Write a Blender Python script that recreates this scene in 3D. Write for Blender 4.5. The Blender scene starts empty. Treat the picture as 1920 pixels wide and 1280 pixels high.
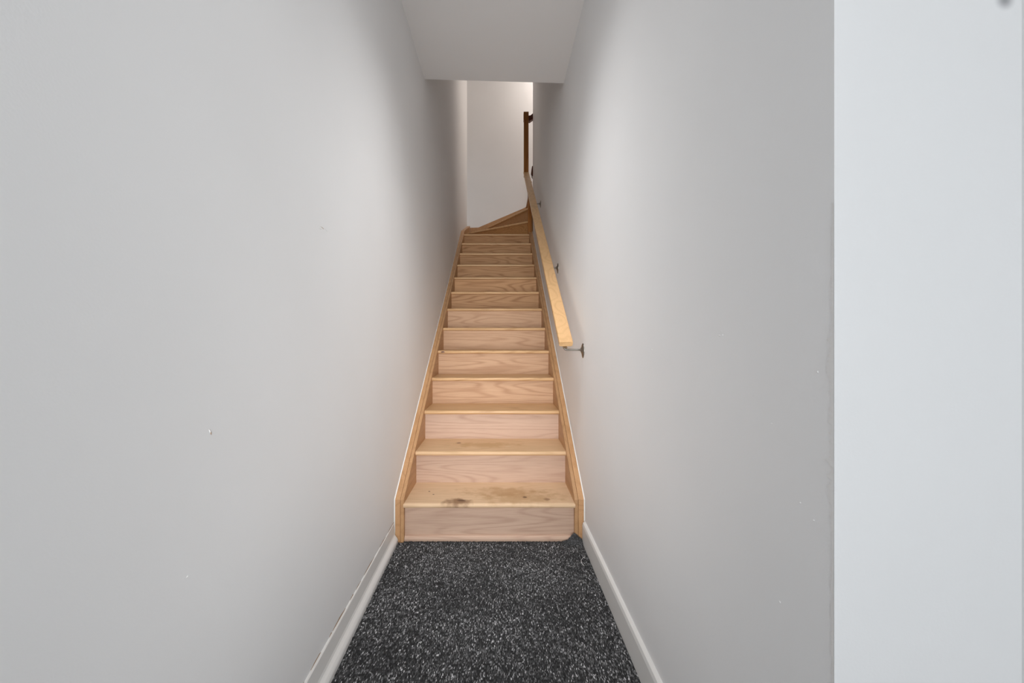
import bpy, bmesh, math, random
import numpy as np
from mathutils import Vector

C = bpy.context.scene.collection
CAM_H = 1.02

# ------------------------------------------------------------------ camera
cam_data = bpy.data.cameras.new('camera')
cam = bpy.data.objects.new('camera', cam_data)
C.objects.link(cam)
cam.location = (0, 0, CAM_H)
cam.rotation_euler = (math.pi / 2, 0, 0)
cam_data.sensor_width = 36.0
cam_data.lens = 700.0 / 1920.0 * 36.0
cam_data.shift_x = 20.5 / 1920.0
cam_data.shift_y = -4.0 / 1920.0
cam_data.clip_start = 0.02
bpy.context.scene.camera = cam

# ------------------------------------------------------------------ light
scene = bpy.context.scene
scene.view_settings.view_transform = 'Standard'
scene.view_settings.look = 'None'
scene.view_settings.exposure = 0.0
scene.view_settings.gamma = 1.0
scene.view_settings.use_curve_mapping = False

world = bpy.data.worlds.new('world')
scene.world = world
world.use_nodes = True
world.node_tree.nodes['Background'].inputs[0].default_value = (0.85, 0.93, 1.0, 1)
world.node_tree.nodes['Background'].inputs[1].default_value = 0.8


def area(name, loc, rot, sx, sy, power, color):
    d = bpy.data.lights.new(name, 'AREA')
    d.shape = 'RECTANGLE'
    d.size, d.size_y = sx, sy
    d.energy = power
    d.color = color
    o = bpy.data.objects.new(name, d)
    C.objects.link(o)
    o.location = loc
    o.rotation_euler = rot
    return o


# daylight through the open front door behind the camera
area('door_daylight', (0.05, -1.57, 1.12), (math.pi / 2, 0, 0), 0.80, 1.9, 18.5, (0.95, 0.98, 1.0))
# soft ceiling lamp of the entrance passage, out of the picture
lamp = area('passage_lamp', (-0.04, 1.35, 2.72), (math.radians(14), 0, 0), 0.4, 0.7, 4.6, (0.98, 0.98, 0.98))
lamp.data.spread = math.radians(75)


def spot(name, loc, target, power, angle, blend, radius, color):
    d = bpy.data.lights.new(name, 'SPOT')
    d.energy = power
    d.spot_size = math.radians(angle)
    d.spot_blend = blend
    d.shadow_soft_size = radius
    d.color = color
    o = bpy.data.objects.new(name, d)
    C.objects.link(o)
    o.location = loc
    o.rotation_euler = (Vector(target) - Vector(loc)).to_track_quat('-Z', 'Y').to_euler()
    return o


# added fill: unseen tall narrow-spread area light behind the camera, turned up the stairs
lamp = area('behind_camera_fill', (-0.13, -0.45, 1.12), (math.radians(93), 0, 0), 0.28, 1.9, 8.4, (0.985, 0.99, 0.99))
lamp.data.spread = math.radians(55)
# ceiling lamp high above the upper flight, round the turn of the stairs
area('stairwell_lamp', (1.20, 5.42, 5.72), (0, 0, 0), 0.5, 0.5, 24.0, (1.0, 0.90, 0.82))


# ------------------------------------------------------------------ materials
def new_mat(name):
    m = bpy.data.materials.new(name)
    m.use_nodes = True
    nt = m.node_tree
    b = nt.nodes['Principled BSDF']
    return m, nt, b


def node(nt, t, **kw):
    n = nt.nodes.new(t)
    for k, v in kw.items():
        setattr(n, k, v)
    return n


def math_node(nt, op, a, b=None, clamp=False):
    n = nt.nodes.new('ShaderNodeMath')
    n.operation = op
    n.use_clamp = clamp
    for i, v in enumerate((a, b)):
        if v is None:
            continue
        if isinstance(v, (int, float)):
            n.inputs[i].default_value = v
        else:
            nt.links.new(v, n.inputs[i])
    return n.outputs[0]


def mix_col(nt, fac, a, b, mode='MIX'):
    n = nt.nodes.new('ShaderNodeMix')
    n.data_type = 'RGBA'
    n.blend_type = mode
    for idx, v in ((0, fac), (6, a), (7, b)):
        if isinstance(v, (int, float)):
            n.inputs[idx].default_value = v
        elif isinstance(v, tuple):
            n.inputs[idx].default_value = v
        else:
            nt.links.new(v, n.inputs[idx])
    return n.outputs[2]


def paint(name, col, rough=0.55, bump=0.12, mottling=0.03, spots=()):
    m, nt, b = new_mat(name)
    tc = node(nt, 'ShaderNodeTexCoord')
    n1 = node(nt, 'ShaderNodeTexNoise')
    n1.inputs['Scale'].default_value = 1.7
    n1.inputs['Detail'].default_value = 3
    nt.links.new(tc.outputs['Object'], n1.inputs['Vector'])
    f = math_node(nt, 'MULTIPLY_ADD', n1.outputs[0], 1.0)
    dark = tuple(c * (1 - mottling * 2) for c in col) + (1,)
    lite = tuple(min(1, c * (1 + mottling)) for c in col) + (1,)
    c = mix_col(nt, n1.outputs[0], dark, lite)
    for (p, r, scol, s) in spots:
        sub = node(nt, 'ShaderNodeVectorMath', operation='DISTANCE')
        nt.links.new(tc.outputs['Object'], sub.inputs[0])
        sub.inputs[1].default_value = p
        mr = node(nt, 'ShaderNodeMapRange', interpolation_type='SMOOTHSTEP')
        mr.inputs[1].default_value = 0
        mr.inputs[2].default_value = r
        mr.inputs[3].default_value = s
        mr.inputs[4].default_value = 0
        nt.links.new(sub.outputs['Value'], mr.inputs[0])
        c = mix_col(nt, mr.outputs[0], c, scol + (1,))
    nt.links.new(c, b.inputs['Base Color'])
    b.inputs['Roughness'].default_value = rough
    n2 = node(nt, 'ShaderNodeTexNoise')
    n2.inputs['Scale'].default_value = 260
    n2.inputs['Detail'].default_value = 2
    nt.links.new(tc.outputs['Object'], n2.inputs['Vector'])
    bp = node(nt, 'ShaderNodeBump')
    bp.inputs['Strength'].default_value = bump
    bp.inputs['Distance'].default_value = 0.001
    nt.links.new(n2.outputs[0], bp.inputs['Height'])
    nt.links.new(bp.outputs[0], b.inputs['Normal'])
    return m


def wood(name, base, dark, axis='X', rough=0.42, ring=13.0, contrast=0.62, spots=(), vary=0.10, spec=0.35):
    """oak: growth-ring bands and fine pores running along `axis`"""
    m, nt, b = new_mat(name)
    tc = node(nt, 'ShaderNodeTexCoord')
    oi = node(nt, 'ShaderNodeObjectInfo')
    sep = node(nt, 'ShaderNodeSeparateXYZ')
    nt.links.new(tc.outputs['Object'], sep.inputs[0])
    order = {'X': (0, 1, 2), 'Y': (1, 0, 2), 'Z': (2, 0, 1)}[axis]
    al, c1, c2 = [sep.outputs[i] for i in order]
    rnd = math_node(nt, 'MULTIPLY', oi.outputs['Random'], 37.0)

    def vec(sa, sc, off):
        cb = node(nt, 'ShaderNodeCombineXYZ')
        nt.links.new(math_node(nt, 'ADD', math_node(nt, 'MULTIPLY', al, sa), rnd), cb.inputs[0])
        nt.links.new(math_node(nt, 'ADD', math_node(nt, 'MULTIPLY', c1, sc), off), cb.inputs[1])
        nt.links.new(math_node(nt, 'ADD', math_node(nt, 'MULTIPLY', c2, sc), rnd), cb.inputs[2])
        return cb.outputs[0]
    n1 = node(nt, 'ShaderNodeTexNoise')
    n1.inputs['Scale'].default_value = 1.0
    n1.inputs['Detail'].default_value = 1.0
    n1.inputs['Roughness'].default_value = 0.4
    nt.links.new(vec(0.9, 9.0, 3.1), n1.inputs['Vector'])
    bands = math_node(nt, 'SINE', math_node(nt, 'MULTIPLY', n1.outputs[0], ring * 2 * math.pi))
    bands = math_node(nt, 'MULTIPLY_ADD', bands, 0.5)
    bands.node.inputs[2].default_value = 0.5
    bands = math_node(nt, 'POWER', bands, 3.0)
    n2 = node(nt, 'ShaderNodeTexNoise')
    n2.inputs['Scale'].default_value = 1.0
    n2.inputs['Detail'].default_value = 3.0
    nt.links.new(vec(9.0, 240.0, 1.7), n2.inputs['Vector'])
    pores = node(nt, 'ShaderNodeMapRange')
    pores.inputs[1].default_value = 0.42
    pores.inputs[2].default_value = 0.68
    nt.links.new(n2.outputs[0], pores.inputs[0])
    n3 = node(nt, 'ShaderNodeTexNoise')
    n3.inputs['Scale'].default_value = 1.0
    n3.inputs['Detail'].default_value = 2.0
    nt.links.new(vec(2.2, 10.0, 8.3), n3.inputs['Vector'])
    bands = math_node(nt, 'MULTIPLY', bands, math_node(nt, 'MULTIPLY_ADD', n3.outputs[0], 1.2))
    bands.node.inputs[1].links[0].from_node.inputs[2].default_value = 0.1
    grain = math_node(nt, 'ADD', math_node(nt, 'MULTIPLY', bands, contrast),
                      math_node(nt, 'MULTIPLY', pores.outputs[0], 0.28), clamp=True)
    c = mix_col(nt, grain, base + (1,), dark + (1,))
    # board-to-board variation
    v = math_node(nt, 'MULTIPLY_ADD', oi.outputs['Random'], vary * 2)
    v.node.inputs[2].default_value = 1.0 - vary
    hs = node(nt, 'ShaderNodeHueSaturation')
    nt.links.new(v, hs.inputs['Value'])
    nt.links.new(c, hs.inputs['Color'])
    c = hs.outputs[0]
    for (p, sc3, r, scol, s) in spots:
        mp = node(nt, 'ShaderNodeMapping')
        mp.vector_type = 'POINT'
        mp.inputs['Location'].default_value = tuple(-p[i] * sc3[i] for i in range(3))
        mp.inputs['Scale'].default_value = sc3
        nt.links.new(tc.outputs['Object'], mp.inputs['Vector'])
        nn = node(nt, 'ShaderNodeTexNoise')
        nn.inputs['Scale'].default_value = 22
        nn.inputs['Detail'].default_value = 4
        nt.links.new(tc.outputs['Object'], nn.inputs['Vector'])
        ln = node(nt, 'ShaderNodeVectorMath', operation='LENGTH')
        nt.links.new(mp.outputs[0], ln.inputs[0])
        wob = math_node(nt, 'ADD', ln.outputs['Value'], math_node(nt, 'MULTIPLY', math_node(nt, 'SUBTRACT', nn.outputs[0], 0.5), r * 1.6))
        mr = node(nt, 'ShaderNodeMapRange', interpolation_type='SMOOTHSTEP')
        mr.inputs[1].default_value = r * 0.25
        mr.inputs[2].default_value = r
        mr.inputs[3].default_value = s
        mr.inputs[4].default_value = 0
        nt.links.new(wob, mr.inputs[0])
        c = mix_col(nt, mr.outputs[0], c, scol + (1,))
    nt.links.new(c, b.inputs['Base Color'])
    b.inputs['Roughness'].default_value = rough
    b.inputs['Specular IOR Level'].default_value = spec
    bp = node(nt, 'ShaderNodeBump')
    bp.inputs['Strength'].default_value = 0.15
    bp.inputs['Distance'].default_value = 0.0006
    nt.links.new(n2.outputs[0], bp.inputs['Height'])
    nt.links.new(bp.outputs[0], b.inputs['Normal'])
    return m


def metal(name, col, rough=0.35):
    m, nt, b = new_mat(name)
    tc = node(nt, 'ShaderNodeTexCoord')
    n = node(nt, 'ShaderNodeTexNoise')
    n.inputs['Scale'].default_value = 60
    nt.links.new(tc.outputs['Object'], n.inputs['Vector'])
    c = mix_col(nt, n.outputs[0], tuple(x * 0.8 for x in col) + (1,), tuple(min(1, x * 1.2) for x in col) + (1,))
    nt.links.new(c, b.inputs['Base Color'])
    b.inputs['Metallic'].default_value = 1.0
    b.inputs['Roughness'].default_value = rough
    return m


WALL = paint('wall_paint', (0.85, 0.85, 0.852))
WALL_RET = paint('wall_paint_return', (0.85, 0.85, 0.852),
                 spots=[((0.660, 0.489, 1.464), 0.016, (0.18, 0.18, 0.2), 0.75)])
CEIL = paint('ceiling_paint', (0.84, 0.845, 0.85), bump=0.05)
TRIM = paint('trim_paint', (0.80, 0.79, 0.77), rough=0.35, bump=0.02, mottling=0.02)
CAULK = paint('caulk_paint', (0.86, 0.84, 0.80), rough=0.5, bump=0.3)
CHIP = paint('bare_chip_nick_shade', (0.42, 0.29, 0.19), rough=0.8)
CHIPW = paint('plaster_chip', (0.82, 0.81, 0.80), rough=0.8)
SUB = paint('subfloor', (0.16, 0.15, 0.14), rough=0.9)
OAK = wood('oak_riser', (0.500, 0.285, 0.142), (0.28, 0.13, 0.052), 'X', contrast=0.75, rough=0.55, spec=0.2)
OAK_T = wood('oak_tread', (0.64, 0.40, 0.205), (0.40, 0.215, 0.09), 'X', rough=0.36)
OAK_Y = wood('oak_stringer', (0.52, 0.295, 0.145), (0.33, 0.165, 0.065), 'Y', ring=6, contrast=0.4)
OAK_R = wood('oak_rail', (0.62, 0.385, 0.19), (0.44, 0.25, 0.105), 'Y', ring=7, contrast=0.5, rough=0.38)
OAK_Z = wood('oak_upright', (0.36, 0.14, 0.03), (0.20, 0.065, 0.012), 'Z', ring=6, rough=0.35)
OAK_D = wood('oak_dark', (0.12, 0.035, 0.018), (0.05, 0.014, 0.008), 'X', rough=0.35)
WORN1 = wood('oak_tread_worn', (0.70, 0.49, 0.31), (0.50, 0.32, 0.18), 'X', contrast=0.3, rough=0.5, vary=0.0,
             spots=[((-0.225, 1.905, 0.194), (1, 1.6, 1), 0.085, (0.20, 0.10, 0.045), 0.8),
                    ((-0.20, 1.915, 0.194), (1, 1.6, 1), 0.03, (0.10, 0.05, 0.03), 0.8),
                    ((0.02, 2.02, 0.194), (0.4, 1.5, 1), 0.12, (0.40, 0.22, 0.09), 0.6),
                    ((0.10, 1.95, 0.194), (0.5, 1.3, 1), 0.13, (0.44, 0.26, 0.12), 0.6),
                    ((0.24, 1.93, 0.194), (1, 1, 1), 0.022, (0.20, 0.10, 0.05), 0.7),
                    ((0.125, 1.955, 0.194), (1, 1, 1), 0.013, (0.12, 0.06, 0.03), 0.8),
                    ((-0.39, 2.03, 0.194), (1, 1, 1), 0.008, (0.06, 0.04, 0.03), 0.9),
                    ((-0.36, 1.99, 0.194), (1, 1, 1), 0.007, (0.06, 0.04, 0.03), 0.9)])
WORN2 = wood('oak_tread_scuffed', (0.68, 0.45, 0.26), (0.46, 0.28, 0.13), 'X', contrast=0.35, rough=0.45, vary=0.0,
             spots=[((-0.10, 2.27, 0.379), (0.35, 1.5, 1), 0.10, (0.46, 0.26, 0.10), 0.6),
                    ((-0.26, 2.31, 0.379), (1, 1, 1), 0.018, (0.16, 0.08, 0.04), 0.8),
                    ((0.04, 2.24, 0.379), (1, 1.2, 1), 0.03, (0.66, 0.48, 0.30), 0.7)])
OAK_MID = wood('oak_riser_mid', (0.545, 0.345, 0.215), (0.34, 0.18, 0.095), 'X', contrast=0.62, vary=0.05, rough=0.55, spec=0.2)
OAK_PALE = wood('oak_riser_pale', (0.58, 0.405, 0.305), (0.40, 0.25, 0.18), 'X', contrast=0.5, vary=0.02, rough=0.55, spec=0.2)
STEEL = metal('bracket_metal', (0.30, 0.28, 0.25), 0.38)
BRASS = metal('aged_metal', (0.10, 0.07, 0.045), 0.4)


def carpet_mat():
    m, nt, b = new_mat('carpet_yarn')
    at = node(nt, 'ShaderNodeAttribute', attribute_name='yarn')
    nt.links.new(at.outputs['Color'], b.inputs['Base Color'])
    b.inputs['Roughness'].default_value = 0.85
    b.inputs['Specular IOR Level'].default_value = 0.25
    return m


YARN = carpet_mat()
BACKING = paint('carpet_backing', (0.03, 0.03, 0.032), rough=0.95, bump=0.4)
LINT = paint('lint', (0.85, 0.84, 0.82), rough=0.9)


# ------------------------------------------------------------------ mesh helpers
def link_mesh(name, verts, faces, mat, parent=None, smooth=False):
    me = bpy.data.meshes.new(name)
    me.from_pydata([tuple(v) for v in verts], [], faces)
    bm = bmesh.new()
    bm.from_mesh(me)
    bmesh.ops.recalc_face_normals(bm, faces=bm.faces)
    bm.to_mesh(me)
    bm.free()
    if smooth:
        for p in me.polygons:
            p.use_smooth = True
    me.materials.append(mat)
    o = bpy.data.objects.new(name, me)
    C.objects.link(o)
    if parent:
        o.parent = parent
    return o


def bevel(o, w=0.003, seg=2):
    md = o.modifiers.new('bevel', 'BEVEL')
    md.width = w
    md.segments = seg
    md.limit_method = 'ANGLE'
    return o


def extrude(name, prof, axis, a0, a1, mat, parent=None, smooth=False):
    """prof = 2-D polygon; axis = direction of extrusion. X: (y,z)  Y: (x,z)  Z: (x,y)"""
    def P(p, a):
        if axis == 'X':
            return (a, p[0], p[1])
        if axis == 'Y':
            return (p[0], a, p[1])
        return (p[0], p[1], a)
    n = len(prof)
    v = [P(p, a0) for p in prof] + [P(p, a1) for p in prof]
    f = [tuple(range(n)), tuple(range(n, 2 * n))[::-1]]
    f += [(i, (i + 1) % n, n + (i + 1) % n, n + i) for i in range(n)]
    return link_mesh(name, v, f, mat, parent, smooth)


def box(name, x0, x1, y0, y1, z0, z1, mat, parent=None):
    return extrude(name, [(x0, y0), (x1, y0), (x1, y1), (x0, y1)], 'Z', z0, z1, mat, parent)


def struct(o):
    o['kind'] = 'structure'
    return o


def thing(name, label, cat, loc=(0, 0, 0), group=None):
    o = bpy.data.objects.new(name, None)
    C.objects.link(o)
    o.location = loc
    o.empty_display_size = 0.1
    tag(o, label, cat, group)
    return o


def tag(o, label, cat, group=None):
    o['label'] = label
    o['category'] = cat
    if group:
        o['group'] = group
    return o


def tube(path, r, seg=12):
    """verts, faces of a round tube along a list of points"""
    pts = [Vector(p) for p in path]
    V, F = [], []
    for i, p in enumerate(pts):
        d = (pts[min(i + 1, len(pts) - 1)] - pts[max(i - 1, 0)]).normalized()
        up = Vector((0, 1, 0)) if abs(d.y) < 0.9 else Vector((1, 0, 0))
        a = d.cross(up).normalized()
        b = d.cross(a).normalized()
        for k in range(seg):
            t = 2 * math.pi * k / seg
            V.append(p + (a * math.cos(t) + b * math.sin(t)) * r)
    for i in range(len(pts) - 1):
        for k in range(seg):
            F.append((i * seg + k, i * seg + (k + 1) % seg, (i + 1) * seg + (k + 1) % seg, (i + 1) * seg + k))
    F.append(tuple(range(seg)))
    F.append(tuple(range((len(pts) - 1) * seg, len(pts) * seg)))
    return V, F


# ------------------------------------------------------------------ plan
Y_RET = 0.489            # wall face that turns away to the right of the camera
Y_BACK = 5.88
Y_END = 4.975            # far end of the right wall
TOP = 5.78               # stairwell ceiling
Y_FRONT = -1.5


def xl_wall(y):
    return -0.541 + (1.9 - y) * 0.0120 if y < 1.9 else -0.541 + (y - 1.9) * 0.0015


def xr_wall(y):
    if y < 1.9:
        return 0.4240 + (1.9 - y) * 0.0088
    return 0.424


def xl_base(y):
    return -0.519 + (1.88 - y) * 0.0165


def xr_base(y):
    return 0.4085 + (1.9 - y) * 0.0102


# walls ---------------------------------------------------------------
struct(extrude('wall_left', [(xl_wall(Y_FRONT - .15), Y_FRONT - .15), (xl_wall(1.9), 1.9), (xl_wall(Y_BACK), Y_BACK + .12),
                             (-.68, Y_BACK + .12), (-.68, Y_FRONT - .15)], 'Z', -0.02, TOP, WALL))
wr = struct(extrude('wall_right', [(xr_wall(Y_RET), Y_RET), (xr_wall(1.87), 1.87), (xr_wall(1.9), 1.9),
                                   (xr_wall(Y_END), Y_END), (0.56, Y_END), (0.56, Y_RET + .12), (0.56, Y_RET)],
                    'Z', -0.02, TOP, WALL))
struct(box('wall_return', 0.56, 0.78, Y_RET, Y_RET + .12, -0.02, 4.5, WALL_RET))
# same painted face continues over the end of the right wall
wr.data.materials.append(WALL_RET)
struct(box('wall_entrance', 0.682, 0.78, Y_FRONT - .15, Y_RET, -0.02, 4.5, WALL))
struct(box('wall_back', -.68, 2.6, Y_BACK, Y_BACK + .12, -0.02, TOP, WALL))
struct(box('wall_upper', 0.56, 2.6, Y_END - .12, Y_END, -0.02, TOP, WALL))
struct(box('wall_far_right', 2.48, 2.6, Y_END, Y_BACK, -0.02, TOP, WALL))

# front wall with the door opening the daylight comes through (behind the camera)
fv = extrude('wall_front', [(-.68, 0), (-.46, 0), (-.46, 2.1), (.42, 2.1), (.42, 0), (.78, 0), (.78, 4.5), (-.68, 4.5)],
             'Y', Y_FRONT - .15, Y_FRONT, WALL)
struct(fv)

# low ceiling of the entrance, ending in the edge over the stairs
ZL, ZR = CAM_H + 1.835, CAM_H + 1.728


def zc(x):
    return ZL + (x + 0.54) / 0.96 * (ZR - ZL)


YL, YR = 2.635, 2.52
Y_CF = 1.80
cx0, cx1 = -0.68, 0.78
yl = YL + (cx0 + 0.54) / 0.96 * (YR - YL)
yr = YL + (cx1 + 0.54) / 0.96 * (YR - YL)
yf = Y_FRONT - .15
cv = [(cx0, yf, zc(cx0)), (cx1, yf, zc(cx1)), (cx1, yr, zc(cx1)), (cx0, yl, zc(cx0)),
      (cx0, yf, 3.2), (cx1, yf, 3.2), (cx1, yr, 3.2), (cx0, yl, 3.2)]
cf = [(0, 1, 2, 3), (4, 5, 6, 7), (0, 1, 5, 4), (1, 2, 6, 5), (2, 3, 7, 6), (3, 0, 4, 7)]
struct(link_mesh('ceiling', cv, cf, CEIL))
struct(box('ceiling_stairwell', -.68, 2.6, 2.3, Y_BACK + .12, TOP, TOP + .1, CEIL))
struct(box('wall_stairwell', -.60, 0.50, 2.30, 2.42, 3.2, TOP, WALL))

# floor ---------------------------------------------------------------
struct(box('floor', -.68, 0.78, Y_FRONT - .15, 2.1, -0.12, -0.02, SUB))
struct(box('floor_upper', 1.17, 2.48, Y_END, Y_BACK, 3.42, 3.52, OAK_T))

# baseboards ------------------------------------------------------------


def sweep_board(name, xf, side, y0, y1, h, parent=None):
    """baseboard following a slightly crooked wall; side=+1 projects toward +x"""
    prof = [(-0.040, -0.015), (0.0, -0.015), (0.0, 0.012), (-0.002, 0.018), (-0.006, 0.025), (-0.011, 0.031), (-0.0145, 0.036), (-0.017, 0.044), (-0.019, h - 0.003),
            (-0.021, h), (-0.045, h)]
    n = len(prof)
    V, F = [], []
    ys = [y0, (y0 + y1) / 2, y1]
    for y in ys:
        for (d, z) in prof:
            V.append((xf(y) + side * d, y, z))
    for k in range(len(ys) - 1):
        for i in range(n):
            F.append((k * n + i, k * n + (i + 1) % n, (k + 1) * n + (i + 1) % n, (k + 1) * n + i))
    F.append(tuple(range(n)))
    F.append(tuple(range((len(ys) - 1) * n, len(ys) * n)))
    return link_mesh(name, V, F, TRIM, parent)


bl = struct(sweep_board('baseboard_left', xl_base, 1, Y_FRONT, 1.878, 0.097))


def right_board():
    prof = [(0.030, -0.015), (0.0, -0.015), (0.0, 0.086), (0.003, 0.098), (0.010, 0.103), (0.030, 0.105)]
    V, F = [], []
    n = len(prof)
    ys = [Y_RET + 0.005, 1.2, 1.878]
    for y in ys:
        for d, z in prof:
            V.append((xr_base(y) + d, y, z))
    for k in range(len(ys) - 1):
        for i in range(n):
            F.append((k * n + i, k * n + (i + 1) % n, (k + 1) * n + (i + 1) % n, (k + 1) * n + i))
    F.append(tuple(range(n)))
    F.append(tuple(range((len(ys) - 1) * n, len(ys) * n)))
    return struct(link_mesh('baseboard_right', V, F, TRIM))


br = right_board()

# flaked paint along the top of the left baseboard
rng = random.Random(4)
V, F = [], []
for (y, ln, w) in [(1.83, .10, .004), (1.70, .09, .003), (1.52, .12, .003), (1.40, .05, .002), (1.335, .03, .003),
                   (1.23, .10, .0035), (1.165, .02, .003), (1.07, .06, .003), (0.99, .03, .002)]:
    n = 7
    b0 = len(V)
    for i in range(n):
        yy = y - ln / 2 + ln * i / (n - 1)
        ww = w * (0.35 + 0.65 * math.sin(math.pi * (i + .3) / (n - .4))) * rng.uniform(.6, 1.2)
        xx = xl_wall(yy) + 0.0004
        V += [(xx, yy, 0.0975), (xx, yy, 0.0975 + ww * 1.8)]
    for i in range(n - 1):
        F.append((b0 + 2 * i, b0 + 2 * i + 2, b0 + 2 * i + 3, b0 + 2 * i + 1))
o = link_mesh('paint_chips', V, F, CHIP, bl)
o['kind'] = 'stuff'

# ------------------------------------------------------------------ staircase
Y1, GO, Z1, RI = 1.875, 0.25495, 0.194, 0.18496
XA, XB = -0.488, 0.3695         # clear width between the stringers
NT = 0.0245                     # tread thickness
OV = 0.025                      # nosing overhang


def ny(i):
    return Y1 + (i - 1) * GO


def nz(i):
    return Z1 + (i - 1) * RI


stair = thing('staircase', 'oak staircase with closed risers climbing between two grey walls, turning right at the top', 'staircase', (0, 1.88, 0))
INV = (0, -1.88, 0)


def sp(o, label=None):
    """make o a part of the staircase (stair empty sits at y=1.88)"""
    o.parent = stair
    o.matrix_parent_inverse = stair.matrix_world.inverted()
    if label:
        o['label'] = label
    return o


bpy.context.view_layer.update()


def nose_profile(y, z, depth):
    """tread side profile with a bullnose"""
    r = NT / 2
    pts = []
    for k in range(9):
        a = math.pi / 2 + math.pi * k / 8
        pts.append((y + r + r * math.cos(a), z - r + r * math.sin(a)))
    return pts + [(y + depth, z - NT), (y + depth, z)]


for i in range(1, 14):
    y, z = ny(i), nz(i)
    depth = GO + OV + 0.012
    mat = WORN1 if i == 1 else WORN2 if i == 2 else OAK_T
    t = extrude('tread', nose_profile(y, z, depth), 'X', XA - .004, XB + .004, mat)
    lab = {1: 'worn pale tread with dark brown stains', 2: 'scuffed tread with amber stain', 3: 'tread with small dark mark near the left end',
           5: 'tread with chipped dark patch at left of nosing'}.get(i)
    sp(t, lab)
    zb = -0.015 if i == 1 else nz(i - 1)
    rz = box('riser', XA - .003, XB + .003, y + OV, y + OV + .012, zb, z - NT, OAK_PALE if i <= 3 else OAK_MID if i <= 7 else OAK)  # tone by height: part wood colour, part daylight-to-warm lighting put into the colour
    sp(rz)

# chipped patch on the left of the fifth nosing, fleck on the third
V, F = [], []
for (x, i, w) in [(-0.452, 5, 0.017)]:
    n = 10
    b0 = len(V)
    yy, zz = ny(i) - 0.0006, nz(i) - 0.011
    V.append((x, yy, zz))
    for k in range(n):
        a = 2 * math.pi * k / n
        V.append((x + w * math.cos(a) * rng.uniform(.7, 1.1), yy + .0003, zz + .007 * math.sin(a) * rng.uniform(.6, 1)))
    for k in range(n):
        F.append((b0, b0 + 1 + k, b0 + 1 + (k + 1) % n))
sp(link_mesh('nosing_chip', V, F, OAK_D))

# shoe trim at the foot of the first riser
sp(extrude('shoe_trim', [(1.884, -.015), (1.884, .013), (1.887, .021), (1.893, .026), (1.9, .027), (1.9, -.015)], 'X', XA, XB, OAK_PALE))

# stringers: inner board and a cap strip against the wall ----------------
SL = RI / GO


def line_z(y, off):
    return Z1 + off + SL * (y - Y1)


YK = 4.995


def string_prof(off, yb=1.880, far=True, drop=0.30):
    p = [(yb, -.015), (yb, line_z(yb, off))]
    p.append((YK, line_z(YK, off)))
    if far:
        p.append((Y_BACK - .001, 2.80 + off - .012))
        p.append((Y_BACK - .001, 2.35))
        p.append((YK, line_z(YK, off) - .36))
    else:
        p.append((YK, line_z(YK, off) - .36))
    p.append((yb + .36, -.015))
    return p


def string_board(name, prof, xa, xb, mat):
    return sp(bevel(extrude(name, prof, 'X', xa, xb, mat), 0.002, 2))


string_board('stringer', string_prof(.016), -0.507, XA - .001, OAK_Y)
string_board('stringer_cap', string_prof(.012, 1.884), -0.535, -0.5085, OAK_Y)
string_board('stringer', string_prof(.016, far=False), XB + .001, 0.3885, OAK_Y)
string_board('stringer_cap', string_prof(.012, 1.884, far=False), 0.390, 0.4180, OAK_Y)
for (a, b_, far) in ((-0.5415, -0.535, True), (0.4180, 0.4240, False)):
    sp(extrude('caulk_bead', string_prof(.006, 1.888, far), 'X', a, b_, CAULK), 'white caulk line')

# upright end board of the right stringer, at the turn
PX, PY = 0.365, 4.972
sp(bevel(box('end_board', 0.357, 0.4075, 4.962, 4.990, 1.95, 3.12, OAK_Z), .002), 'darker upright board')
sp(bevel(box('end_board', 0.357, 0.4075, 4.9905, 5.020, 1.95, 3.12, OAK_Z), .002), 'darker upright board')


# winder treads -----------------------------------------------------------
def winder(name, poly, z, mat):
    return sp(bevel(extrude(name, poly, 'Z', z - NT, z, mat), 0.009, 3))


OAK_W = wood('oak_winder', (0.40, 0.195, 0.07), (0.23, 0.10, 0.03), 'X', vary=0.05)
A14 = (-0.500, 5.52)
B15 = (-0.215, Y_BACK - .002)


def off_line(p, q, d):
    """shift segment p-q by d to its far side (towards the next tread)"""
    v = Vector((q[0] - p[0], q[1] - p[1])).normalized()
    n = Vector((v.y, -v.x))
    return (p[0] + n.x * d, p[1] + n.y * d), (q[0] + n.x * d, q[1] + n.y * d)


def riser_along(p, q, z0, z1, mat=None):
    a, b = off_line(p, q, OV)
    c, d = off_line(p, q, OV + .012)
    return sp(extrude('riser', [a, b, d, c], 'Z', z0, z1, mat or OAK_W))


# tread 13 carries on to the first winder riser
sp(extrude('tread', [(XA - .003, ny(13) + .26), (PX - .01, ny(13) + .26 - .17), (PX - .01, 5.03), (XA - .003, 5.56)], 'Z', nz(13) - NT, nz(13) - .0005, OAK_W))
winder('winder_tread', [(PX - .004, PY), (A14[0], A14[1]), (A14[0], Y_BACK - .02), (0.30, Y_BACK - .02), (PX - .004, PY + .3)], nz(14), OAK_T)
riser_along((PX - .006, PY), A14, nz(13), nz(14) - NT)
winder('winder_tread', [(PX - .004, PY + .02), (B15[0], B15[1] - .02), (.42, Y_BACK - .02), (.42, PY + .06), (PX - .004, PY + .06)], nz(15), OAK_T)
riser_along((PX - .006, PY + .03), (B15[0], B15[1] - .03), nz(14), nz(15) - NT)
for k in range(4):
    x = PX + k * GO
    z = nz(16 + k)
    w = GO + .04 if k < 3 else .06
    winder('upper_tread', [(x, 5.022), (x, Y_BACK - .022), (x + w, Y_BACK - .022), (x + w, 5.022)], z, OAK_W)
    sp(box('riser', x + OV, x + OV + .012, 5.022, Y_BACK - .022, z - RI, z - NT, OAK_W))

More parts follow.
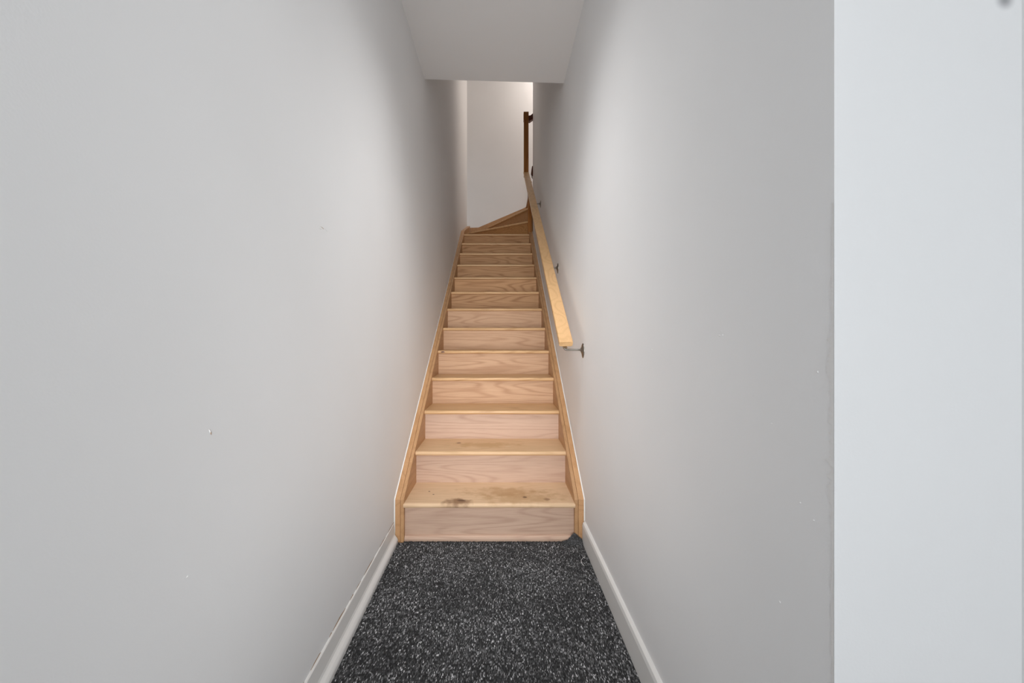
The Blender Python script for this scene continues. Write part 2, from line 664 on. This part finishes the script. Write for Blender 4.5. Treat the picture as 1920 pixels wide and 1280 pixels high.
# skirt board on the back wall
xs = Y_BACK
top = [(-0.486, 2.772), (-0.357, 2.775), (0.365, 3.082), (0.42, 3.12), (1.17, 3.66), (2.48, 3.66)]
bot = [(2.48, 3.42), (1.17, 3.30), (0.42, 2.60), (-0.486, 2.30)]
sp(bevel(extrude('back_skirt', top + bot, 'Y', Y_BACK - .020, Y_BACK - .001, OAK_Y), .002))

# ------------------------------------------------------------------ handrail
rail = thing('handrail', 'long pale oak handrail rising along the right wall above the stairs', 'handrail', (0.332, 1.90, 0.97))
bpy.context.view_layer.update()


def rp(o, parent=None, label=None):
    o.parent = parent or rail
    o.matrix_parent_inverse = (parent or rail).matrix_world.inverted()
    if label:
        o['label'] = label
    return o


RX, RW, RT = 0.332, 0.0705, 0.031
RY0, RZ0, RS = 1.900, 1.008, 0.7325
th = math.atan(RS)
sec = []
hw = RW / 2
for (cxx, czz, a0, r) in ((hw - .005, -.005, 0, .005), (-hw + .005, -.005, 90, .005), (-hw + .010, -RT + .010, 180, .010), (hw - .010, -RT + .010, 270, .010)):
    for k in range(5):
        a = math.radians(a0 + 22.5 * k)
        sec.append((cxx + r * math.cos(a), czz + r * math.sin(a)))
dirv = Vector((0, math.cos(th), math.sin(th)))
nrm = Vector((0, -math.sin(th), math.cos(th)))
V, F = [], []
L = (4.955 - RY0) / math.cos(th)
n = len(sec)
for t in (0, 0.0, L):
    pass
for (t, s) in ((0, .90), (0.003, 1.0), (L, 1.0)):
    for (a, b) in sec:
        V.append(Vector((RX, RY0, RZ0)) + dirv * t + Vector((a * (1 if s == 1 else .97), 0, 0)) + nrm * (b if s == 1 else -RT / 2 + (b + RT / 2) * s))
for k in range(2):
    for i in range(n):
        F.append((k * n + i, k * n + (i + 1) % n, (k + 1) * n + (i + 1) % n, (k + 1) * n + i))
F.append(tuple(range(n)))
F.append(tuple(range(2 * n, 3 * n)))
lr = rp(link_mesh('lower_rail', V, F, OAK_R))

# vertical gooseneck and the start of the upper rail
gn = rp(bevel(box('gooseneck', 0.3025, 0.3640, 4.935, 5.00, 3.185, 4.025, OAK_Z), .003), label='dark brown upright gooseneck of the rail')
rp(bevel(box('gooseneck_cap', 0.2985, 0.3655, 4.932, 5.003, 3.925, 4.028, OAK_Z), .003), gn)
ur = [(0.3645, 3.948), (0.385, 3.943), (0.400, 3.953), (2.0, 5.113), (2.0, 5.193), (0.410, 4.033), (0.395, 4.018), (0.3645, 4.014)]
rp(bevel(extrude('upper_rail', ur, 'Y', 4.995, 5.055, OAK_D), .004), label='dark reddish upper rail going right')

# brackets
for (y, zr) in ((1.930, 0.965), (2.785, 1.553), (3.995, 2.470)):
    xw = xr_wall(y)
    ztop = RZ0 + RS * (y - RY0) - RT / math.cos(th) + .003
    # arm: out of the wall, elbow, up into the rail
    R = .011
    xe = 0.3275
    arm_z = zr + 0.001
    path = [(xw - .001, y, arm_z), (xw - .03, y, arm_z), (xe + R, y, arm_z)]
    for k in range(1, 6):
        a = math.pi / 2 * k / 5
        path.append((xe + R - R * math.sin(a), y, arm_z + R - R * math.cos(a)))
    path.append((xe, y, max(ztop, arm_z + R + .002)))
    v, f = tube(path, .0052, 12)
    arm = rp(link_mesh('bracket', v, f, STEEL, smooth=True))
    # rosette: stepped disc with a pointed lower lobe
    V, F = [], []
    seg = 28
    rings = [(0.0345, 0.0), (0.0345, .002), (0.029, .0045), (0.020, .006), (0.0125, .010), (0.009, .0125), (0.0, .0125)]
    for (r, d) in rings:
        for k in range(seg):
            a = 2 * math.pi * k / seg
            cz, cy = math.sin(a), math.cos(a)
            rr = r * (1 + (0.22 * max(0, -cz) ** 10 if r > .015 else 0))
            V.append((xw - d, y + rr * cy * .92, zr + rr * cz))
    for q in range(len(rings) - 1):
        for k in range(seg):
            F.append((q * seg + k, q * seg + (k + 1) % seg, (q + 1) * seg + (k + 1) % seg, (q + 1) * seg + k))
    ro = link_mesh('rosette', V, F, STEEL, smooth=True)
    bpy.context.view_layer.update()
    rp(ro, arm)
    # saddle plate under the rail
    pts = []
    for (dt, dx) in ((-.028, -.011), (.028, -.011), (.028, .011), (-.028, .011)):
        q = Vector((RX - .004, y, RZ0 + RS * (y - RY0) - RT / math.cos(th))) + dirv * dt
        pts.append((q.x + dx, q.y, q.z))
    v = pts + [(p[0], p[1] + .0012, p[2] - .0022) for p in pts]
    rp(link_mesh('saddle', v, cf, STEEL), arm)

# short dark rail end with its loop bracket behind the corner of the right wall
re_ = thing('rail_end', 'small dark wooden rail end on a looped bracket just past the right wall corner', 'rail end', (0.43, 5.01, 3.2))
bpy.context.view_layer.update()
o = bevel(extrude('wooden_end', [(0.400, 3.235), (0.412, 3.330), (0.425, 3.340), (0.50, 3.34), (0.49, 3.225), (0.415, 3.21)], 'Y', 4.985, 5.03, OAK_D), .004)
rp(o, re_)
path = [(0.414, 5.0, 3.228)]
for k in range(9):
    a = math.pi + math.pi * k / 8
    path.append((0.428 + .014 * math.cos(a), 5.0, 3.190 + .013 * math.sin(a)))
path.append((0.442, 5.0, 3.225))
v, f = tube(path, .005, 10)
rp(link_mesh('loop_bracket', v, f, BRASS, smooth=True), re_)

# ------------------------------------------------------------------ carpet
cpt = tag(extrude('carpet', [(xl_base(Y_FRONT) , Y_FRONT), (0.680, Y_FRONT), (0.680, Y_RET - .002), (xr_base(Y_RET), Y_RET - .002), (xr_base(Y_RET), Y_RET + .02),
                         (xr_base(1.2), 1.2), (xr_base(1.88), 1.878), (0.372, 1.882), (-0.488, 1.882), (-0.512, 1.878),
                         (xl_base(1.2), 1.2)], 'Z', -0.015, -0.003, BACKING),
      'dark charcoal flecked loop carpet at the foot of the oak stairs', 'carpet')
cpt['label'] = 'dark charcoal flecked loop carpet at the foot of the oak stairs'

nr = np.random.default_rng(7)


def tufts(px, py, pz, hh, wx, wy, tone, name, parent):
    """little four-sided tufts, joined into one mesh"""
    N = len(px)
    lean_x = nr.normal(0, .0011, N)
    lean_y = nr.normal(-.0006, .0011, N)
    v = np.zeros((N, 5, 3), dtype=np.float32)
    ang = nr.uniform(-.45, .35, N)
    ca, sa = np.cos(ang), np.sin(ang)
    for k, (a, b) in enumerate(((-1, -1), (1, -1), (1, 1), (-1, 1))):
        dx, dy = a * wx / 2, b * wy / 2
        v[:, k, 0] = px + dx * ca - dy * sa
        v[:, k, 1] = py + dx * sa + dy * ca
        v[:, k, 2] = pz
    v[:, 4, 0] = px + lean_x
    v[:, 4, 1] = py + lean_y
    v[:, 4, 2] = pz + hh
    idx = np.array([[0, 1, 4], [1, 2, 4], [2, 3, 4], [3, 0, 4]], dtype=np.int32)
    f = (np.arange(N, dtype=np.int32)[:, None, None] * 5 + idx[None]).reshape(-1)
    me = bpy.data.meshes.new(name)
    me.vertices.add(N * 5)
    me.vertices.foreach_set('co', v.reshape(-1))
    me.loops.add(len(f))
    me.loops.foreach_set('vertex_index', f)
    me.polygons.add(N * 4)
    me.polygons.foreach_set('loop_start', np.arange(N * 4, dtype=np.int32) * 3)
    me.polygons.foreach_set('loop_total', np.full(N * 4, 3, dtype=np.int32))
    me.update()
    me.validate()
    ca_ = me.color_attributes.new('yarn', 'FLOAT_COLOR', 'POINT')
    col = np.ones((N, 5, 4), dtype=np.float32)
    col[:, :, 0] = tone[:, None]
    col[:, :, 1] = tone[:, None] * .985
    col[:, :, 2] = tone[:, None] * 1.0
    ca_.data.foreach_set('color', col.reshape(-1))
    me.materials.append(YARN)
    o = bpy.data.objects.new(name, me)
    C.objects.link(o)
    o['kind'] = 'stuff'
    o.parent = parent
    return o


sx, sy = 0.0036, 0.0072
gx = np.arange(-0.545, 0.455, sx)
gy = np.arange(0.62, 1.884, sy)
X, Yg = np.meshgrid(gx, gy)
row = np.arange(len(gy))[:, None]
X = X + (row % 2) * sx / 2
# the rows waver
Yg = Yg + 0.003 * np.sin(X * 21 + row * .35) + 0.002 * np.sin(X * 47 + row * .9)
X = (X + nr.normal(0, .0005, X.shape)).ravel()
Yg = (Yg + nr.normal(0, .0007, Yg.shape)).ravel()
xlb = -0.519 + (1.88 - Yg) * 0.0165
xrb = 0.4085 + (1.9 - Yg) * 0.0102
ok = (X > xlb + .001) & (X < xrb - .001) & (Yg < 1.882)
X, Yg = X[ok], Yg[ok]
N = len(X)
patch = np.sin(X * 9 + Yg * 4) * np.sin(Yg * 13 - X * 5) * .5 + np.sin(X * 61 + Yg * 23) * np.sin(Yg * 83) * .35 + nr.normal(0, .25, N)
tone = np.clip(np.exp(nr.normal(-2.75, 1.05, N) + .45 * patch), .02, .6)
white = nr.random(N) < .0022
tone[white] = nr.uniform(.45, .8, white.sum())
hh = nr.uniform(.0025, .0060, N)
tufts(X, Yg, np.full(N, -.004), hh, .0036, .0105, tone, 'pile', cpt)

# turned-up, frayed corner of the carpet at the right of the first step
cv_, ct = [], []
M = 6500
u = nr.random(M)
w = nr.random(M)
X2 = 0.306 + .101 * u
top_h = np.interp(X2, [0.306, 0.335, 0.356, 0.370, 0.385, 0.408], [0.001, 0.010, 0.036, 0.045, 0.032, 0.010])
Z2 = -.004 + top_h * w
Y2 = 1.8555 + .0215 * w - .002 * nr.random(M)
tufts(X2, Y2, Z2, nr.uniform(.003, .012, M), .0026, .0032, np.clip(np.exp(nr.normal(-2.9, .9, M)), .008, .3), 'frayed_corner', cpt)
V, F = [], []
cols = [0.306, 0.318, 0.335, 0.352, 0.362, 0.372, 0.380, 0.388, 0.398, 0.408]
for x in cols:
    h = float(np.interp(x, [0.306, 0.335, 0.356, 0.370, 0.385, 0.408], [0.001, 0.010, 0.036, 0.045, 0.032, 0.010]))
    V += [(x, 1.858, -.004), (x, 1.8795, -.004 + h), (x, 1.8795, -.012)]
for k in range(len(cols) - 1):
    for (a, b) in ((0, 1), (1, 2), (2, 0)):
        F.append((3 * k + a, 3 * k + b, 3 * k + 3 + b, 3 * k + 3 + a))
F += [(0, 1, 2), (3 * len(cols) - 3, 3 * len(cols) - 2, 3 * len(cols) - 1)]
link_mesh('turned_up_edge', V, F, BACKING, cpt)

# fuzzy fringe where the carpet was cut at the step
M = 1700
Xf = nr.uniform(-0.492, 0.36, M)
tufts(Xf, nr.uniform(1.874, 1.8835, M), np.full(M, -.004), nr.uniform(.006, .0105, M), .0022, .0022, np.clip(np.exp(nr.normal(-3.3, .6, M)), .008, .2), 'cut_fringe', cpt)

# lint scattered on the carpet
V, F = [], []
spots = [(x / 1, y) for x, y in ((0.135, 1.14), (0.33, 1.33), (0.345, 1.335), (0.355, 1.33), (-0.09, 1.28), (-0.02, 1.45), (-0.16, 1.60), (-0.02, 1.36), (0.005, 1.185), (0.18, 1.19), (0.0, 1.63))]
for _ in range(70):
    spots.append((rng.uniform(-.48, .40), rng.uniform(.95, 1.85)))
for (x, y) in spots:
    r = rng.uniform(.0008, .0022)
    b0 = len(V)
    a = rng.uniform(0, 3.14)
    for (dx, dy, dz) in ((-1.5, 0, 0), (0, -.6, 0), (1.5, 0, 0), (0, .6, 0), (0, 0, .8), (0, 0, -.8)):
        V.append((x + (dx * math.cos(a) - dy * math.sin(a)) * r, y + (dx * math.sin(a) + dy * math.cos(a)) * r, .0028 + dz * r * .6))
    F += [(b0, b0 + 1, b0 + 4), (b0 + 1, b0 + 2, b0 + 4), (b0 + 2, b0 + 3, b0 + 4), (b0 + 3, b0, b0 + 4),
          (b0, b0 + 1, b0 + 5), (b0 + 1, b0 + 2, b0 + 5), (b0 + 2, b0 + 3, b0 + 5), (b0 + 3, b0, b0 + 5)]
o = link_mesh('lint', V, F, LINT)
o['kind'] = 'stuff'
tag(o, 'white lint specks scattered over the charcoal carpet', 'lint')

path = [(0.392, 1.745, .004), (0.380, 1.735, .0045), (0.370, 1.722, .004), (0.366, 1.705, .004), (0.367, 1.690, .0045), (0.373, 1.676, .004)]
v, f = tube(path, .0009, 6)
tag(link_mesh('thread', v, f, LINT), 'short curved white thread lying on the carpet near the right baseboard', 'thread')

# ------------------------------------------------------------------ wall nicks


def chips(name, items, mat, parent, axis_x):
    """thin raised flakes on a wall face at x = axis_x(y), seen from the passage. items: (y, z, len_y, len_z, slope)"""
    V, F = [], []
    for (y, z, ly, lz, s) in items:
        side = 1 if axis_x(y) < 0 else -1
        b0 = len(V)
        n = 9
        V.append((axis_x(y) + side * .0012, y, z))
        for k in range(n):
            a = 2 * math.pi * k / n
            dy = ly * math.cos(a) * rng.uniform(.6, 1.1)
            dz = lz * math.sin(a) * rng.uniform(.5, 1.1) + s * dy
            V.append((axis_x(y + dy) - side * .0001, y + dy, z + dz))
        for k in range(n):
            F.append((b0, b0 + 1 + k, b0 + 1 + (k + 1) % n))
    o = link_mesh(name, V, F, mat, parent)
    o['kind'] = 'stuff'
    return o


def on_left(px, py):
    y = 0.545 * 700 / (939.5 - px)
    return y, CAM_H + (636 - py) * y / 700


def on_right(px, py):
    y = 0.431 * 700 / (px - 939.5)
    return y, CAM_H + (636 - py) * y / 700


wl = bpy.data.objects['wall_left']
it = []
for (px, py, a, b_, s) in ((592, 429, .010, .0015, .15), (603, 431, .012, .001, -.25), (374, 808, .003, .004, -1.2), (330, 1080, .004, .001, .3)):
    y, z = on_left(px, py)
    it.append((y, z, a, b_, s))
chips('wall_nicks', it, CHIPW, wl, xl_wall)
it = []
for (px, py, a, b_, s) in ((596, 427, .014, .0009, -.12), (376, 812, .002, .004, -1.2)):
    y, z = on_left(px, py)
    it.append((y, z, a, b_, s))
chips('bare_nick_shade', it, CHIP, wl, xl_wall)  # brown nick marks with their shadow part put into the colour
it = []
for (px, py, a, b_, s) in ((1349, 621, .003, .002, .1), (1346, 629, .004, .003, .2), (1352, 628, .002, .003, .1), (1442, 794, .003, .001, .2), (1408, 742, .002, .001, 0),
                           (1494, 942, .002, .002, .3), (1457, 1128, .003, .002, .4), (1526, 697, .002, .002, .3), (1519, 975, .002, .0015, .2),
                           (1222, 655, .006, .001, .3), (1330, 745, .002, .001, .1)):
    y, z = on_right(px, py)
    it.append((y, z, a, b_, s))
chips('wall_nicks', it, CHIPW, wr, xr_wall)

# battered outer corner of the right wall
V, F = [], []
zs = np.arange(0.28, 1.20, .0022)
prev = 0
for k, z in enumerate(zs):
    band = 1.0 if (0.79 < z < 1.04) else .45
    target = band * max(0, rng.gauss(.0036, .0034))
    prev = prev * .45 + target * .75
    V += [(xr_wall(Y_RET) - .0009, Y_RET - .0004, z), (xr_wall(Y_RET) - .0008, Y_RET + .0008 + prev, z), (xr_wall(Y_RET) + .001, Y_RET + .0014 + prev, z)]
for k in range(len(zs) - 1):
    for (a, b) in ((0, 1), (1, 2)):
        F.append((3 * k + a, 3 * k + b, 3 * k + 3 + b, 3 * k + 3 + a))
o = link_mesh('corner_wear', V, F, CHIPW, wr)
o['kind'] = 'stuff'
